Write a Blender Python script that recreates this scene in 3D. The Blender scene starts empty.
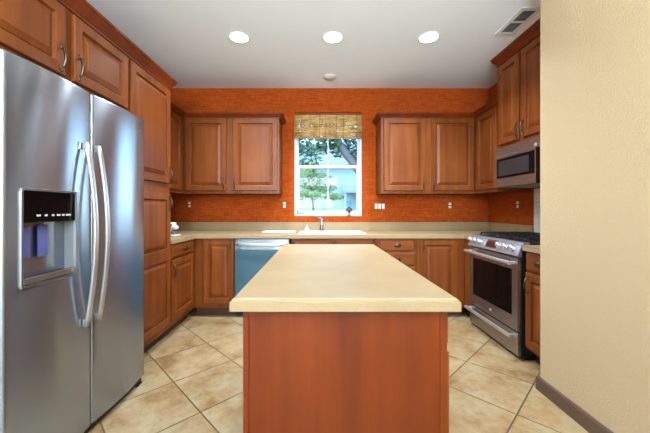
import bpy, bmesh, math, random
from mathutils import Vector, Matrix
random.seed(7)
PI = math.pi
scn = bpy.context.scene
C = scn.collection

# ------------------------------------------------------------------ camera
cam = bpy.data.objects.new('camera', bpy.data.cameras.new('camera'))
C.objects.link(cam)
cam.location = (0, 0, 1.2)
cam.rotation_euler = (PI / 2, 0, 0)
cam.data.sensor_width = 36
cam.data.lens = 305 / 650 * 36
cam.data.shift_x = 7 / 650
cam.data.shift_y = -8.1 / 650
cam.data.clip_start = 0.02
scn.camera = cam
# ------------------------------------------------------------------ world, sun, fill lamps, exposure
world = bpy.data.worlds.new('world')
scn.world = world
world.use_nodes = True
wn = world.node_tree
sky = wn.nodes.new('ShaderNodeTexSky')
sky.sky_type = 'NISHITA'
sky.sun_disc = False
sky.sun_elevation = math.radians(48)
sky.sun_rotation = math.radians(200)
tint = wn.nodes.new('ShaderNodeMix')
tint.data_type = 'RGBA'
tint.blend_type = 'MULTIPLY'
tint.inputs[0].default_value = 1
tint.inputs[7].default_value = (.62, .82, 1, 1)
wn.links.new(sky.outputs[0], tint.inputs[6])
wn.links.new(tint.outputs[2], wn.nodes['Background'].inputs[0])
wn.nodes['Background'].inputs[1].default_value = 0.95


def lamp(name, kind, loc, rot, energy, color, **kw):
    l = bpy.data.lights.new(name, kind)
    l.energy = energy
    l.color = color
    for k, v in kw.items():
        setattr(l, k, v)
    o = bpy.data.objects.new(name, l)
    C.objects.link(o)
    o.location = loc
    o.rotation_euler = rot
    return o


lamp('sun', 'SUN', (0, -6, 12), (math.radians(50), 0, math.radians(-72)), 1.4, (1, .95, .86), angle=.01)
# added fill lamp before the unseen rear window, aimed up to brighten the ceiling
lamp('rear_fill', 'AREA', (-.2, -4.02, 1.45), (math.radians(156), 0, 0), 270, (0.74, 0.90, 1.0),
     shape='RECTANGLE', size=1.7, size_y=1.1)
# added fill lamp behind the camera, aimed at the ceiling; no real fixture
lamp('ceiling_fill', 'AREA', (.0, -1.0, 2.0), (math.radians(180 - 34), 0, 0), 122, (0.78, 0.92, 1.0),
     shape='RECTANGLE', size=1.2, size_y=.5)
CAN_W = 20
CAN_COL = (0.82, 0.94, 1.0)
scn.view_settings.view_transform = 'Standard'
scn.view_settings.look = 'None'
scn.view_settings.exposure = 0.5
scn.view_settings.gamma = 1.0
scn.view_settings.use_curve_mapping = False


# ------------------------------------------------------------------ materials
def lin(r, g, b):
    def f(c):
        c /= 255
        return c / 12.92 if c <= .04045 else ((c + .055) / 1.055) ** 2.4
    return (f(r), f(g), f(b), 1)


def mat(name, col=(200, 200, 200), rough=.5, metal=0, spec=.5, emis=None, es=0, trans=0, coat=0):
    m = bpy.data.materials.new(name)
    m.use_nodes = True
    b = m.node_tree.nodes['Principled BSDF']
    b.inputs['Base Color'].default_value = lin(*col)
    b.inputs['Roughness'].default_value = rough
    b.inputs['Metallic'].default_value = metal
    b.inputs['Specular IOR Level'].default_value = spec
    b.inputs['Coat Weight'].default_value = coat
    b.inputs['Coat Roughness'].default_value = .15
    b.inputs['Transmission Weight'].default_value = trans
    if emis:
        b.inputs['Emission Color'].default_value = lin(*emis)
        b.inputs['Emission Strength'].default_value = es
    return m


class NT:
    def __init__(self, m):
        self.t = m.node_tree
        self.b = self.t.nodes['Principled BSDF']

    def n(self, kind, **kw):
        x = self.t.nodes.new('ShaderNode' + kind)
        for k, v in kw.items():
            if isinstance(v, bpy.types.NodeSocket):
                self.t.links.new(v, x.inputs[k.replace('_', ' ')])
            elif k.startswith('i_'):
                x.inputs[int(k[2:])].default_value = v
            else:
                setattr(x, k, v)
        return x

    def l(self, a, b):
        self.t.links.new(a, b)

    def ramp(self, fac, stops):
        r = self.n('ValToRGB')
        e = r.color_ramp.elements
        while len(e) < len(stops):
            e.new(.5)
        for k, (p, c) in zip(e, stops):
            k.position = p
            k.color = lin(*c)
        self.l(fac, r.inputs[0])
        return r.outputs[0]

    def coords(self, scale, jitter=True, kind='Object'):
        tc = self.n('TexCoord')
        mp = self.n('Mapping')
        mp.inputs['Scale'].default_value = scale
        self.l(tc.outputs[kind], mp.inputs['Vector'])
        if jitter:
            oi = self.n('ObjectInfo')
            mu = self.n('Math', operation='MULTIPLY')
            mu.inputs[1].default_value = 37
            self.l(oi.outputs['Random'], mu.inputs[0])
            self.l(mu.outputs[0], mp.inputs['Location'])
        return mp.outputs[0]

    def noise(self, vec, scale=1, detail=4, rough=.55):
        x = self.n('TexNoise')
        x.inputs['Scale'].default_value = scale
        x.inputs['Detail'].default_value = detail
        x.inputs['Roughness'].default_value = rough
        self.l(vec, x.inputs['Vector'])
        return x.outputs['Fac']

    def mix(self, fac, a, b, mode='MIX'):
        x = self.n('Mix', data_type='RGBA', blend_type=mode)
        if isinstance(fac, (int, float)):
            x.inputs[0].default_value = fac
        else:
            self.l(fac, x.inputs[0])
        for s, i in ((a, 6), (b, 7)):
            if isinstance(s, tuple):
                x.inputs[i].default_value = s
            else:
                self.l(s, x.inputs[i])
        return x.outputs[2]

    def bump(self, h, strength=.2, dist=.01):
        x = self.n('Bump')
        x.inputs['Strength'].default_value = strength
        x.inputs['Distance'].default_value = dist
        self.l(h, x.inputs['Height'])
        self.l(x.outputs[0], self.b.inputs['Normal'])


def wood(name, axis='z', cols=((106, 51, 16), (126, 64, 20), (140, 75, 26))):
    m = mat(name, rough=.38, spec=.3, coat=0)
    t = NT(m)
    sc = {'z': (13, 13, .9), 'x': (.9, 13, 13), 'y': (13, .9, 13)}[axis]
    v = t.coords(sc)
    g = t.noise(v, 1.0, 5, .6)
    v2 = t.coords(tuple(2.2 if s < 2 else 3.2 for s in sc))
    g2 = t.noise(v2, 1.0, 3)
    c1 = t.ramp(g, [(.30, cols[0]), (.52, cols[1]), (.72, cols[2])])
    c2 = t.ramp(g2, [(.3, (205, 190, 180)), (.7, (255, 255, 255))])
    c = t.mix(.6, c1, c2, 'MULTIPLY')
    oi = t.n('ObjectInfo')
    hs = t.n('HueSaturation')
    mr = t.n('MapRange')
    mr.inputs['To Min'].default_value = .92
    mr.inputs['To Max'].default_value = 1.06
    t.l(oi.outputs['Random'], mr.inputs['Value'])
    t.l(mr.outputs[0], hs.inputs['Value'])
    t.l(c, hs.inputs['Color'])
    t.l(hs.outputs[0], t.b.inputs['Base Color'])
    t.bump(g, .05, .002)
    return m


M = {}
M['wood'] = wood('cherry_wood_upright')
M['wood_h'] = wood('cherry_wood_level', 'x')
M['wood_y'] = wood('cherry_wood_depth', 'y')
M['wood_red'] = wood('red_cherry_wood', 'z', [(100, 39, 7), (113, 45, 8), (123, 52, 10)])
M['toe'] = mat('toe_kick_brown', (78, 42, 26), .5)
M['ceiling'] = mat('ceiling_paint', (238, 246, 253), .9, spec=.1)
M['off_white'] = mat('off_white_paint', (226, 224, 218), .8, spec=.2)
M['white'] = mat('white_plastic', (222, 222, 218), .35)
M['white_frame'] = mat('white_vinyl', (200, 206, 213), .4)
M['porcelain'] = mat('white_porcelain', (238, 238, 234), .12, coat=.4)
M['chrome'] = mat('chrome', (215, 218, 222), .12, 1)
M['nickel'] = mat('antique_nickel', (92, 80, 66), .32, 1)
M['dark_metal'] = mat('dark_bronze', (62, 50, 42), .35, .9)
M['black'] = mat('black_plastic', (16, 16, 18), .4)
M['black_glass'] = mat('black_glass', (7, 7, 9), .10, spec=.14)
M['iron'] = mat('cast_iron', (28, 30, 34), .42, .3)
M['grey'] = mat('grey_plastic', (120, 122, 126), .45)
M['dark_grey'] = mat('dark_grey_side', (58, 58, 61), .5)
M['smoke'] = mat('smoked_glass', (38, 38, 41), .3)
M['display'] = mat('display_glass', (70, 34, 32), .08, spec=.6)
M['silver_print'] = mat('silver_lettering', (205, 208, 212), .4)
M['base'] = mat('baseboard_brown', (88, 66, 50), .45)
M['film'] = mat('blue_protective_film', (64, 100, 116), .25, .3, coat=.3)
M['lens'] = mat('lamp_lens', (255, 255, 255), .4, emis=(255, 248, 236), es=12)
M['paddle'] = mat('pale_blue_paddle', (88, 96, 158), .3)
M['cloth_white'] = mat('white_enamel', (226, 228, 228), .3)
M['cord'] = mat('cord_brown', (84, 58, 34), .8)
M['ornament'] = mat('dark_ornament', (40, 30, 34), .4)
M['ornament_red'] = mat('ornament_russet', (120, 62, 44), .4)
M['bark'] = mat('bark', (92, 88, 88), .9)
M['lawn'] = mat('lawn', (92, 118, 70), .9)
M['house'] = mat('pale_stucco', (136, 154, 168), .9)
M['house_roof'] = mat('grey_roof', (120, 134, 150), .8)
M['teal'] = mat('teal_shutter', (92, 140, 165), .6)


def steel(name, col=(178, 180, 184), rough=.27, metal=.82, wavy=.0):
    m = mat(name, col, rough, metal)
    t = NT(m)
    cz = t.n('CombineXYZ')
    cz.inputs[2].default_value = 1
    t.l(cz.outputs[0], t.b.inputs['Tangent'])
    t.b.inputs['Anisotropic'].default_value = .9
    v = t.coords((5, 5, .9))
    t.bump(t.noise(v, 1, 1), wavy, .02)
    return m


M['steel'] = steel('brushed_steel', (159, 167, 178), .26, .95, .2)
M['steel_panel'] = steel('brushed_steel_panel', (177, 182, 192), .3, .75)
M['steel_warm'] = steel('brushed_steel_range', (160, 153, 149), .27, .90)
M['bar'] = mat('satin_bar', (201, 199, 199), .32, .75)


def m_wallpaper():
    m = mat('orange_grasscloth', rough=.8, spec=.05)
    t = NT(m)
    v = t.coords((9, 9, 140), False)
    a = t.noise(v, 1, 3)
    v2 = t.coords((150, 150, 10), False)
    b = t.noise(v2, 1, 3)
    s = t.n('Math', operation='ADD')
    t.l(a, s.inputs[0])
    t.l(b, s.inputs[1])
    h = t.n('Math', operation='MULTIPLY')
    h.inputs[1].default_value = .5
    t.l(s.outputs[0], h.inputs[0])
    c = t.ramp(h.outputs[0], [(.34, (122, 50, 15)), (.5, (158, 67, 21)), (.66, (184, 86, 34))])
    t.l(c, t.b.inputs['Base Color'])
    t.bump(h.outputs[0], .25, .003)
    return m


M['orange'] = m_wallpaper()


def m_beige():
    m = mat('beige_texture_paint', (187, 161, 126), .7, spec=.25)
    t = NT(m)
    v = t.coords((1, 1, 1), False)
    n = t.noise(v, 95, 3, .6)
    t.bump(t.ramp(n, [(.42, (0, 0, 0)), (.62, (255, 255, 255))]), .35, .004)
    return m


M['beige'] = m_beige()


def m_ceiling():
    t = NT(M['ceiling'])
    v = t.coords((1, 1, 1), False)
    t.bump(t.noise(v, 70, 3), .12, .003)


m_ceiling()


def m_counter():
    m = mat('sand_solid_surface', rough=.40, spec=.3)
    t = NT(m)
    v = t.coords((1, 1, 1), False)
    n = t.noise(v, 700, 2)
    n2 = t.noise(v, 5, 4)
    c = t.ramp(n, [(.35, (153, 128, 96)), (.5, (159, 135, 101)), (.65, (166, 142, 109))])
    c2 = t.ramp(n2, [(.3, (236, 232, 226)), (.7, (255, 255, 255))])
    t.l(t.mix(.8, c, c2, 'MULTIPLY'), t.b.inputs['Base Color'])
    return m


M['counter'] = m_counter()


def m_tile():
    S, A, OX, OY = .436, math.radians(-45.6), -.9904, 2.7231
    m = mat('travertine_tile', rough=.38, spec=.4)
    t = NT(m)
    tc = t.n('TexCoord')
    sub = t.n('VectorMath', operation='SUBTRACT')
    sub.inputs[1].default_value = (OX, OY, 0)
    t.l(tc.outputs['Object'], sub.inputs[0])
    rot = t.n('VectorRotate', rotation_type='Z_AXIS')
    rot.inputs['Angle'].default_value = -A
    t.l(sub.outputs[0], rot.inputs['Vector'])
    scl = t.n('VectorMath', operation='SCALE')
    scl.inputs['Scale'].default_value = 1 / S
    t.l(rot.outputs[0], scl.inputs[0])
    fr = t.n('VectorMath', operation='FRACTION')
    t.l(scl.outputs[0], fr.inputs[0])
    fl = t.n('VectorMath', operation='FLOOR')
    t.l(scl.outputs[0], fl.inputs[0])
    sp = t.n('SeparateXYZ')
    t.l(fr.outputs[0], sp.inputs[0])

    def edge(o):
        a = t.n('Math', operation='SUBTRACT')
        t.l(o, a.inputs[0])
        a.inputs[1].default_value = .5
        b = t.n('Math', operation='ABSOLUTE')
        t.l(a.outputs[0], b.inputs[0])
        return b.outputs[0]
    mx = t.n('Math', operation='MAXIMUM')
    t.l(edge(sp.outputs[0]), mx.inputs[0])
    t.l(edge(sp.outputs[1]), mx.inputs[1])
    gr = t.n('MapRange')
    gr.inputs['From Min'].default_value = .4885
    gr.inputs['From Max'].default_value = .4925
    t.l(mx.outputs[0], gr.inputs['Value'])
    wnz = t.n('TexWhiteNoise', noise_dimensions='2D')
    t.l(fl.outputs[0], wnz.inputs['Vector'])
    # every tile shifts the stain pattern
    off = t.n('VectorMath', operation='SCALE')
    off.inputs['Scale'].default_value = 9
    t.l(wnz.outputs['Color'], off.inputs[0])
    add = t.n('VectorMath', operation='ADD')
    t.l(scl.outputs[0], add.inputs[0])
    t.l(off.outputs[0], add.inputs[1])
    n1 = t.noise(add.outputs[0], 1.7, 6, .62)
    n2 = t.noise(add.outputs[0], 9, 5, .65)
    c = t.ramp(n1, [(.28, (116, 84, 52)), (.44, (153, 126, 90)), (.56, (161, 140, 109)), (.75, (168, 153, 125))])
    c2 = t.ramp(n2, [(.32, (230, 214, 192)), (.5, (250, 246, 240)), (.7, (255, 255, 255))])
    c = t.mix(.8, c, c2, 'MULTIPLY')
    hs = t.n('HueSaturation')
    mr = t.n('MapRange')
    mr.inputs['To Min'].default_value = .92
    mr.inputs['To Max'].default_value = 1.05
    t.l(wnz.outputs['Value'], mr.inputs['Value'])
    t.l(mr.outputs[0], hs.inputs['Value'])
    t.l(c, hs.inputs['Color'])
    t.l(t.mix(gr.outputs[0], hs.outputs[0], lin(88, 68, 46)), t.b.inputs['Base Color'])
    hh = t.n('Math', operation='SUBTRACT')
    t.l(n2, hh.inputs[0])
    g3 = t.n('Math', operation='MULTIPLY')
    g3.inputs[1].default_value = 2.0
    t.l(gr.outputs[0], g3.inputs[0])
    t.l(g3.outputs[0], hh.inputs[1])
    t.bump(hh.outputs[0], .15, .004)
    return m


M['tile'] = m_tile()


def m_white_tile():
    m = mat('white_wall_tile', (226, 226, 220), .2)
    t = NT(m)
    tc = t.n('TexCoord')
    sp = t.n('SeparateXYZ')
    t.l(tc.outputs['Object'], sp.inputs[0])
    cb = t.n('CombineXYZ')
    t.l(sp.outputs[1], cb.inputs[0])
    t.l(sp.outputs[2], cb.inputs[1])
    br = t.n('TexBrick', offset=0)
    br.inputs['Color1'].default_value = lin(228, 228, 222)
    br.inputs['Color2'].default_value = lin(222, 222, 216)
    br.inputs['Mortar'].default_value = lin(182, 180, 172)
    br.inputs['Scale'].default_value = 1
    br.inputs['Brick Width'].default_value = .105
    br.inputs['Row Height'].default_value = .105
    br.inputs['Mortar Size'].default_value = .002
    t.l(cb.outputs[0], br.inputs['Vector'])
    t.l(br.outputs['Color'], t.b.inputs['Base Color'])
    return m


M['white_tile'] = m_white_tile()


def m_bamboo():
    m = mat('bamboo_reed', rough=.55)
    t = NT(m)
    at = t.n('Attribute', attribute_name='reed')
    v = t.coords((7, 7, 160), False)
    n = t.noise(v, 1, 3)
    v2 = t.coords((14, 14, 14), False)
    n2 = t.noise(v2, 1, 3)
    c = t.ramp(n, [(.3, (150, 108, 52)), (.5, (208, 166, 94)), (.68, (230, 194, 124))])
    c2 = t.ramp(n2, [(.34, (190, 170, 150)), (.6, (255, 255, 255))])
    c = t.mix(.8, c, c2, 'MULTIPLY')
    t.l(c, t.b.inputs['Base Color'])
    return m


M['bamboo'] = m_bamboo()


def m_leaf(name, a, b):
    m = mat(name, a, .5)
    t = NT(m)
    v = t.coords((3, 3, 3))
    c = t.ramp(t.noise(v, 1, 2), [(.35, a), (.65, b)])
    t.l(c, t.b.inputs['Base Color'])
    t.b.inputs['Subsurface Weight'].default_value = 0
    return m


M['leaf_light'] = m_leaf('leaf_light', (90, 124, 58), (164, 186, 108))
M['leaf_dark'] = m_leaf('leaf_dark', (44, 72, 56), (84, 112, 76))


def m_glass():
    m = bpy.data.materials.new('window_glass')
    m.use_nodes = True
    nt = m.node_tree
    nt.nodes.clear()
    o = nt.nodes.new('ShaderNodeOutputMaterial')
    mx = nt.nodes.new('ShaderNodeMixShader')
    tr = nt.nodes.new('ShaderNodeBsdfTransparent')
    gl = nt.nodes.new('ShaderNodeBsdfGlossy')
    gl.inputs['Roughness'].default_value = .02
    fr = nt.nodes.new('ShaderNodeFresnel')
    fr.inputs['IOR'].default_value = 1.12
    nt.links.new(fr.outputs[0], mx.inputs[0])
    nt.links.new(tr.outputs[0], mx.inputs[1])
    nt.links.new(gl.outputs[0], mx.inputs[2])
    nt.links.new(mx.outputs[0], o.inputs[0])
    return m


M['glass'] = m_glass()


# ------------------------------------------------------------------ geometry helpers
def box(bm, x0, x1, y0, y1, z0, z1, bev=0, seg=2):
    t = bmesh.new()
    bmesh.ops.create_cube(t, size=1)
    for v in t.verts:
        v.co = Vector(((x0 + x1) / 2 + v.co.x * (x1 - x0), (y0 + y1) / 2 + v.co.y * (y1 - y0),
                       (z0 + z1) / 2 + v.co.z * (z1 - z0)))
    if bev:
        bmesh.ops.bevel(t, geom=t.edges[:], offset=bev, segments=seg, profile=.5, affect='EDGES')
    merge(bm, t)


def merge(bm, t):
    mp = {}
    for v in t.verts:
        mp[v] = bm.verts.new(v.co)
    for f in t.faces:
        try:
            g = bm.faces.new([mp[v] for v in f.verts])
            g.smooth = f.smooth
        except ValueError:
            pass
    t.free()


def boxes(*bs, bev=0):
    bm = bmesh.new()
    for b in bs:
        box(bm, *b, bev=bev)
    return bm


def lathe(bm, prof, centre=(0, 0, 0), axis='z', seg=24):
    """prof: list of (r, h). Closed with caps where r>0 at the ends."""
    rings = []
    cx, cy, cz = centre

    def put(r, a, h):
        u, w = r * math.cos(a), r * math.sin(a)
        if axis == 'z':
            return (cx + u, cy + w, cz + h)
        if axis == 'y':
            return (cx + u, cy + h, cz + w)
        return (cx + h, cy + u, cz + w)
    for r, h in prof:
        rings.append([bm.verts.new(put(max(r, 1e-5), 2 * PI * k / seg, h)) for k in range(seg)])
    for a, b in zip(rings, rings[1:]):
        for k in range(seg):
            f = bm.faces.new((a[k], a[(k + 1) % seg], b[(k + 1) % seg], b[k]))
            f.smooth = True
    bm.faces.new(rings[0][::-1])
    bm.faces.new(rings[-1])


def tube(bm, pts, rad, seg=10, flat=None):
    """sweep an (optionally elliptical) section along pts; rad number or list; flat=(ru, rv, up)"""
    pts = [Vector(p) for p in pts]
    n = len(pts)
    rings = []
    up0 = Vector(flat[2]) if flat else None
    prev = None
    for i, p in enumerate(pts):
        d = (pts[min(i + 1, n - 1)] - pts[max(i - 1, 0)]).normalized()
        if up0 is not None:
            u = (up0 - d * up0.dot(d)).normalized()
        else:
            base = prev if prev is not None else (Vector((0, 0, 1)) if abs(d.z) < .9 else Vector((1, 0, 0)))
            u = (base - d * base.dot(d)).normalized()
        prev = u
        w = d.cross(u)
        r = rad[i] if isinstance(rad, (list, tuple)) else rad
        ru, rv = (flat[0] * r, flat[1] * r) if flat else (r, r)
        ring = []
        for k in range(seg):
            a = 2 * PI * (k + .5) / seg
            ca, sa = math.cos(a), math.sin(a)
            if flat:   # squarish section
                ca = math.copysign(abs(ca) ** .45, ca)
                sa = math.copysign(abs(sa) ** .45, sa)
            ring.append(bm.verts.new(p + u * (ru * ca) + w * (rv * sa)))
        rings.append(ring)
    for a, b in zip(rings, rings[1:]):
        for k in range(seg):
            f = bm.faces.new((a[k], a[(k + 1) % seg], b[(k + 1) % seg], b[k]))
            f.smooth = True
    bm.faces.new(rings[0][::-1])
    bm.faces.new(rings[-1])


def cells(bm, us, vs, filled, w0, w1, plane='xy'):
    """slab made of grid cells, with holes where filled(i,j) is False"""
    def put(u, v, w):
        return {'xy': (u, v, w), 'xz': (u, w, v), 'yz': (w, u, v)}[plane]
    vt = {}

    def V(i, j, k):
        if (i, j, k) not in vt:
            vt[(i, j, k)] = bm.verts.new(put(us[i], vs[j], (w0, w1)[k]))
        return vt[(i, j, k)]
    nu, nv = len(us) - 1, len(vs) - 1
    F = lambda i, j: 0 <= i < nu and 0 <= j < nv and filled(i, j)
    for i in range(nu):
        for j in range(nv):
            if not F(i, j):
                continue
            bm.faces.new((V(i, j, 1), V(i + 1, j, 1), V(i + 1, j + 1, 1), V(i, j + 1, 1)))
            bm.faces.new((V(i, j + 1, 0), V(i + 1, j + 1, 0), V(i + 1, j, 0), V(i, j, 0)))
            for (a, b, c, d, e) in ((i - 1, j, (i, j), (i, j + 1), 0), (i + 1, j, (i + 1, j), (i + 1, j + 1), 0),
                                    (i, j - 1, (i, j), (i + 1, j), 0), (i, j + 1, (i, j + 1), (i + 1, j + 1), 0)):
                if not F(a, b):
                    bm.faces.new((V(*c, 0), V(*d, 0), V(*d, 1), V(*c, 1)))


def sweep(bm, path, prof, side=1):
    """mitred moulding: prof = [(out, z)] closed loop, path = [(x, y)] in plan, side = +1 left / -1 right"""
    P = [Vector((p[0], p[1])) for p in path]
    n = len(P)
    rings = []
    for i, p in enumerate(P):
        ns = []
        if i > 0:
            d = (P[i] - P[i - 1]).normalized()
            ns.append(Vector((-d.y, d.x)) * side)
        if i < n - 1:
            d = (P[i + 1] - P[i]).normalized()
            ns.append(Vector((-d.y, d.x)) * side)
        if len(ns) == 2:
            m = (ns[0] + ns[1]).normalized()
            m = m / max(.2, m.dot(ns[0]))
        else:
            m = ns[0]
        rings.append([bm.verts.new((p.x + m.x * o, p.y + m.y * o, z)) for o, z in prof])
    k = len(prof)
    for a, b in zip(rings, rings[1:]):
        for q in range(k):
            bm.faces.new((a[q], a[(q + 1) % k], b[(q + 1) % k], b[q]))
    bm.faces.new(rings[0][::-1])
    bm.faces.new(rings[-1])


def obj(name, bm, m, parent=None, smooth=False):
    bmesh.ops.recalc_face_normals(bm, faces=bm.faces[:])
    me = bpy.data.meshes.new(name)
    if smooth:
        for f in bm.faces:
            f.smooth = True
    bm.to_mesh(me)
    bm.free()
    for x in (m if isinstance(m, (list, tuple)) else [m]):
        me.materials.append(M[x])
    o = bpy.data.objects.new(name, me)
    C.objects.link(o)
    if parent:
        o.parent = parent
    return o


def thing(name, label, cat, loc=(0, 0, 0), rz=0, group=None):
    o = bpy.data.objects.new(name, None)
    C.objects.link(o)
    o.location = loc
    o.rotation_euler = (0, 0, rz)
    o.empty_display_size = .05
    return tag(o, label, cat, group)


def tag(o, label, cat, group=None):
    o['label'] = label
    o['category'] = cat
    if group:
        o['group'] = group
    return o


def struct(name, bm, m, parent=None):
    o = obj(name, bm, m, parent)
    if not parent:
        o['kind'] = 'structure'
    return o


def kids(o):
    return [c for c in bpy.data.objects if c.parent == o]


def copy_tree(o, parent=None):
    c = o.copy()
    C.objects.link(c)
    c.parent = parent
    for ch in kids(o):
        copy_tree(ch, c)
    return c


# ------------------------------------------------------------------ setting
XL, XR, YB, ZC = -1.95, 2.22, 3.96, 2.76
YR = -4.2            # wall behind the camera
XE = 1.464           # face of the beige wall on the right
YE = 2.02            # its end
WX0, WX1, WZ0, WZ1 = -.31, .573, 1.10, 2.445

struct('floor', boxes((XL - .15, XR + .15, YR - .15, YB + .15, -.12, 0)), 'tile')
struct('ceiling', boxes((XL - .15, XR + .15, YR - .15, YB + .15, ZC, ZC + .12)), 'ceiling')
bm = bmesh.new()
cells(bm, [XL - .15, WX0, WX1, XR + .15], [0, WZ0, WZ1, ZC], lambda i, j: not (i == 1 and j == 1), YB, YB + .15, 'xz')
struct('wall_back', bm, 'orange')
struct('wall_left', boxes((XL - .15, XL, 1.13, YB, 0, ZC)), 'orange')
struct('wall_left_front', boxes((XL - .15, XL, YR, 1.13, 0, ZC)), 'off_white')
struct('wall_right', boxes((XR, XR + .15, YE - .12, YB, 0, ZC)), 'orange')
bm = bmesh.new()
cells(bm, [XE, XE + .12, XR], [YR, YE - .12, YE], lambda i, j: i == 0 or j == 1, 0, ZC, 'xy')
ed = [e for e in bm.edges if abs(e.verts[0].co.z - e.verts[1].co.z) > 1 and all(abs(v.co.x - XE) < 1e-4 and abs(v.co.y - YE) < 1e-4 for v in e.verts)]
bmesh.ops.bevel(bm, geom=ed, offset=.015, segments=4, profile=.5, affect='EDGES')
struct('wall_right_front', bm, 'beige')
bm = bmesh.new()
cells(bm, [XL - .15, -.95, .95, XE], [0, .85, 2.15, ZC], lambda i, j: not (i == 1 and j == 1), YR - .15, YR, 'xz')
struct('wall_rear', bm, 'off_white')
# baseboard on the beige wall
prof = [(0, 0), (.014, 0), (.014, .078), (.008, .088), (0, .09)]
bm = bmesh.new()
sweep(bm, [(XE, YR), (XE, YE), (XE + .10, YE)], prof, 1)
struct('baseboard_right', bm, 'base')
# white tile field behind the range
struct('trim_1', boxes((XR - .008, XR, 2.03, 3.125, .915, 1.40)), 'white_tile')

# window over the sink
def ring_rect(bm, x0, x1, z0, z1, w, y0, y1, wb=None, wt=None):
    wb = w if wb is None else wb
    wt = w if wt is None else wt
    cells(bm, [x0, x0 + w, x1 - w, x1], [z0, z0 + wb, z1 - wt, z1], lambda i, j: not (i == 1 and j == 1), y0, y1, 'xz')


bm = bmesh.new()
ring_rect(bm, WX0 + .001, WX1 - .001, WZ0 + .001, WZ1 - .001, .030, YB + .035, YB + .125)
win = struct('window_1', bm, 'white_frame')
zmid = 1.745
bm = bmesh.new()
ring_rect(bm, WX0 + .031, WX1 - .031, zmid - .02, WZ1 - .031, .022, YB + .085, YB + .115)
box(bm, .125, .141, YB + .094, YB + .108, zmid, WZ1 - .05)
obj('upper_sash', bm, 'white_frame', win)
bm = bmesh.new()
ring_rect(bm, WX0 + .031, WX1 - .031, WZ0 + .031, zmid + .02, .034, YB + .045, YB + .080, .04, .034)
box(bm, .127, .139, YB + .056, YB + .070, WZ0 + .06, zmid)
obj('lower_sash', bm, 'white_frame', win)
g = obj('upper_pane', boxes((WX0 + .05, WX1 - .05, YB + .099, YB + .102, zmid, WZ1 - .05)), 'glass', win)
g = obj('lower_pane', boxes((WX0 + .06, WX1 - .06, YB + .062, YB + .065, WZ0 + .06, zmid)), 'glass', win)
bm = bmesh.new()
box(bm, WX0 + .035, WX0 + .075, YB + .025, YB + .0445, WZ0 + .033, WZ0 + .045, .003)
box(bm, WX0 + .036, WX0 + .050, YB + .02, YB + .0445, WZ0 + .045, WZ0 + .068, .003)
tube(bm, [(WX0 + .07, YB + .035, WZ0 + .04), (WX0 + .10, YB + .028, WZ0 + .034), (WX0 + .13, YB + .034, WZ0 + .037)], .0035)
obj('latch', bm, 'black', win)
bm = bmesh.new()
lathe(bm, [(.009, 0), (.009, -.006), (.004, -.009)], (WX1 - .048, YB + .045, WZ0 + .085), 'y', 12)
obj('stop', bm, 'black', win)
bm = bmesh.new()
box(bm, .10, .165, YB + .034, YB + .046, zmid + .004, zmid + .02, .003)
obj('sash_lock', bm, 'white_frame', win)

# unseen window behind the camera, added to let in daylight
bm = bmesh.new()
ring_rect(bm, -.949, .949, .851, 2.149, .05, YR - .10, YR - .04)
box(bm, -.02, .02, YR - .09, YR - .05, .90, 2.10)
w2 = struct('window_2', bm, 'white_frame')


# ------------------------------------------------------------------ cabinet joinery
def door_mesh(x0, x1, z0, z1, t=.02, rail=.056, panels=None):
    bm = bmesh.new()
    panels = panels or [(z0 + rail, z1 - rail)]
    F = lambda pts: bm.faces.new([bm.verts.new(p) for p in pts])
    e = .004
    # back and edge
    lo = [(x0, 0, z0), (x1, 0, z0), (x1, 0, z1), (x0, 0, z1)]
    mid = [(x, -t + e, z) for x, _, z in lo]
    top = [(x0 + e, -t, z0 + e), (x1 - e, -t, z0 + e), (x1 - e, -t, z1 - e), (x0 + e, -t, z1 - e)]
    F(lo[::-1])
    for k in range(4):
        j = (k + 1) % 4
        F((lo[k], lo[j], mid[j], mid[k]))
        F((mid[k], mid[j], top[j], top[k]))
    xa, xb = x0 + rail, x1 - rail
    q = lambda a, b, c, d: F(((a, -t, c), (b, -t, c), (b, -t, d), (a, -t, d)))
    q(x0 + e, xa, z0 + e, z1 - e)
    q(xb, x1 - e, z0 + e, z1 - e)
    zs = [z0 + e] + [v for p in panels for v in p] + [z1 - e]
    for a, b in zip(zs[0::2], zs[1::2]):
        q(xa, xb, a, b)
    for (pa, pb) in panels:
        rings = [(0, -t), (.004, -t + .002), (.006, -t + .013), (.009, -t + .017), (.014, -t + .017), (.016, -t + .012), (.024, -t + .009), (.042, -t + .003), (.044, -t + .0005)]
        prev = None
        for o, y in rings:
            r = [(xa + o, y, pa + o), (xb - o, y, pa + o), (xb - o, y, pb - o), (xa + o, y, pb - o)]
            if prev:
                for k in range(4):
                    j = (k + 1) % 4
                    F((prev[k], prev[j], r[j], r[k]))
            prev = r
        F(prev)
    bmesh.ops.remove_doubles(bm, verts=bm.verts[:], dist=1e-5)
    return bm


def drawer_mesh(x0, x1, z0, z1, t=.02):
    bm = bmesh.new()
    F = lambda pts: bm.faces.new([bm.verts.new(p) for p in pts])
    prev = None
    for o, y in [(0, 0), (0, -t + .009), (.003, -t + .006), (.009, -t + .004), (.013, -t)]:
        r = [(x0 + o, y, z0 + o), (x1 - o, y, z0 + o), (x1 - o, y, z1 - o), (x0 + o, y, z1 - o)]
        if prev:
            for k in range(4):
                j = (k + 1) % 4
                F((prev[k], prev[j], r[j], r[k]))
        else:
            F(r[::-1])
        prev = r
    F(prev)
    bmesh.ops.remove_doubles(bm, verts=bm.verts[:], dist=1e-5)
    return bm


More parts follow.
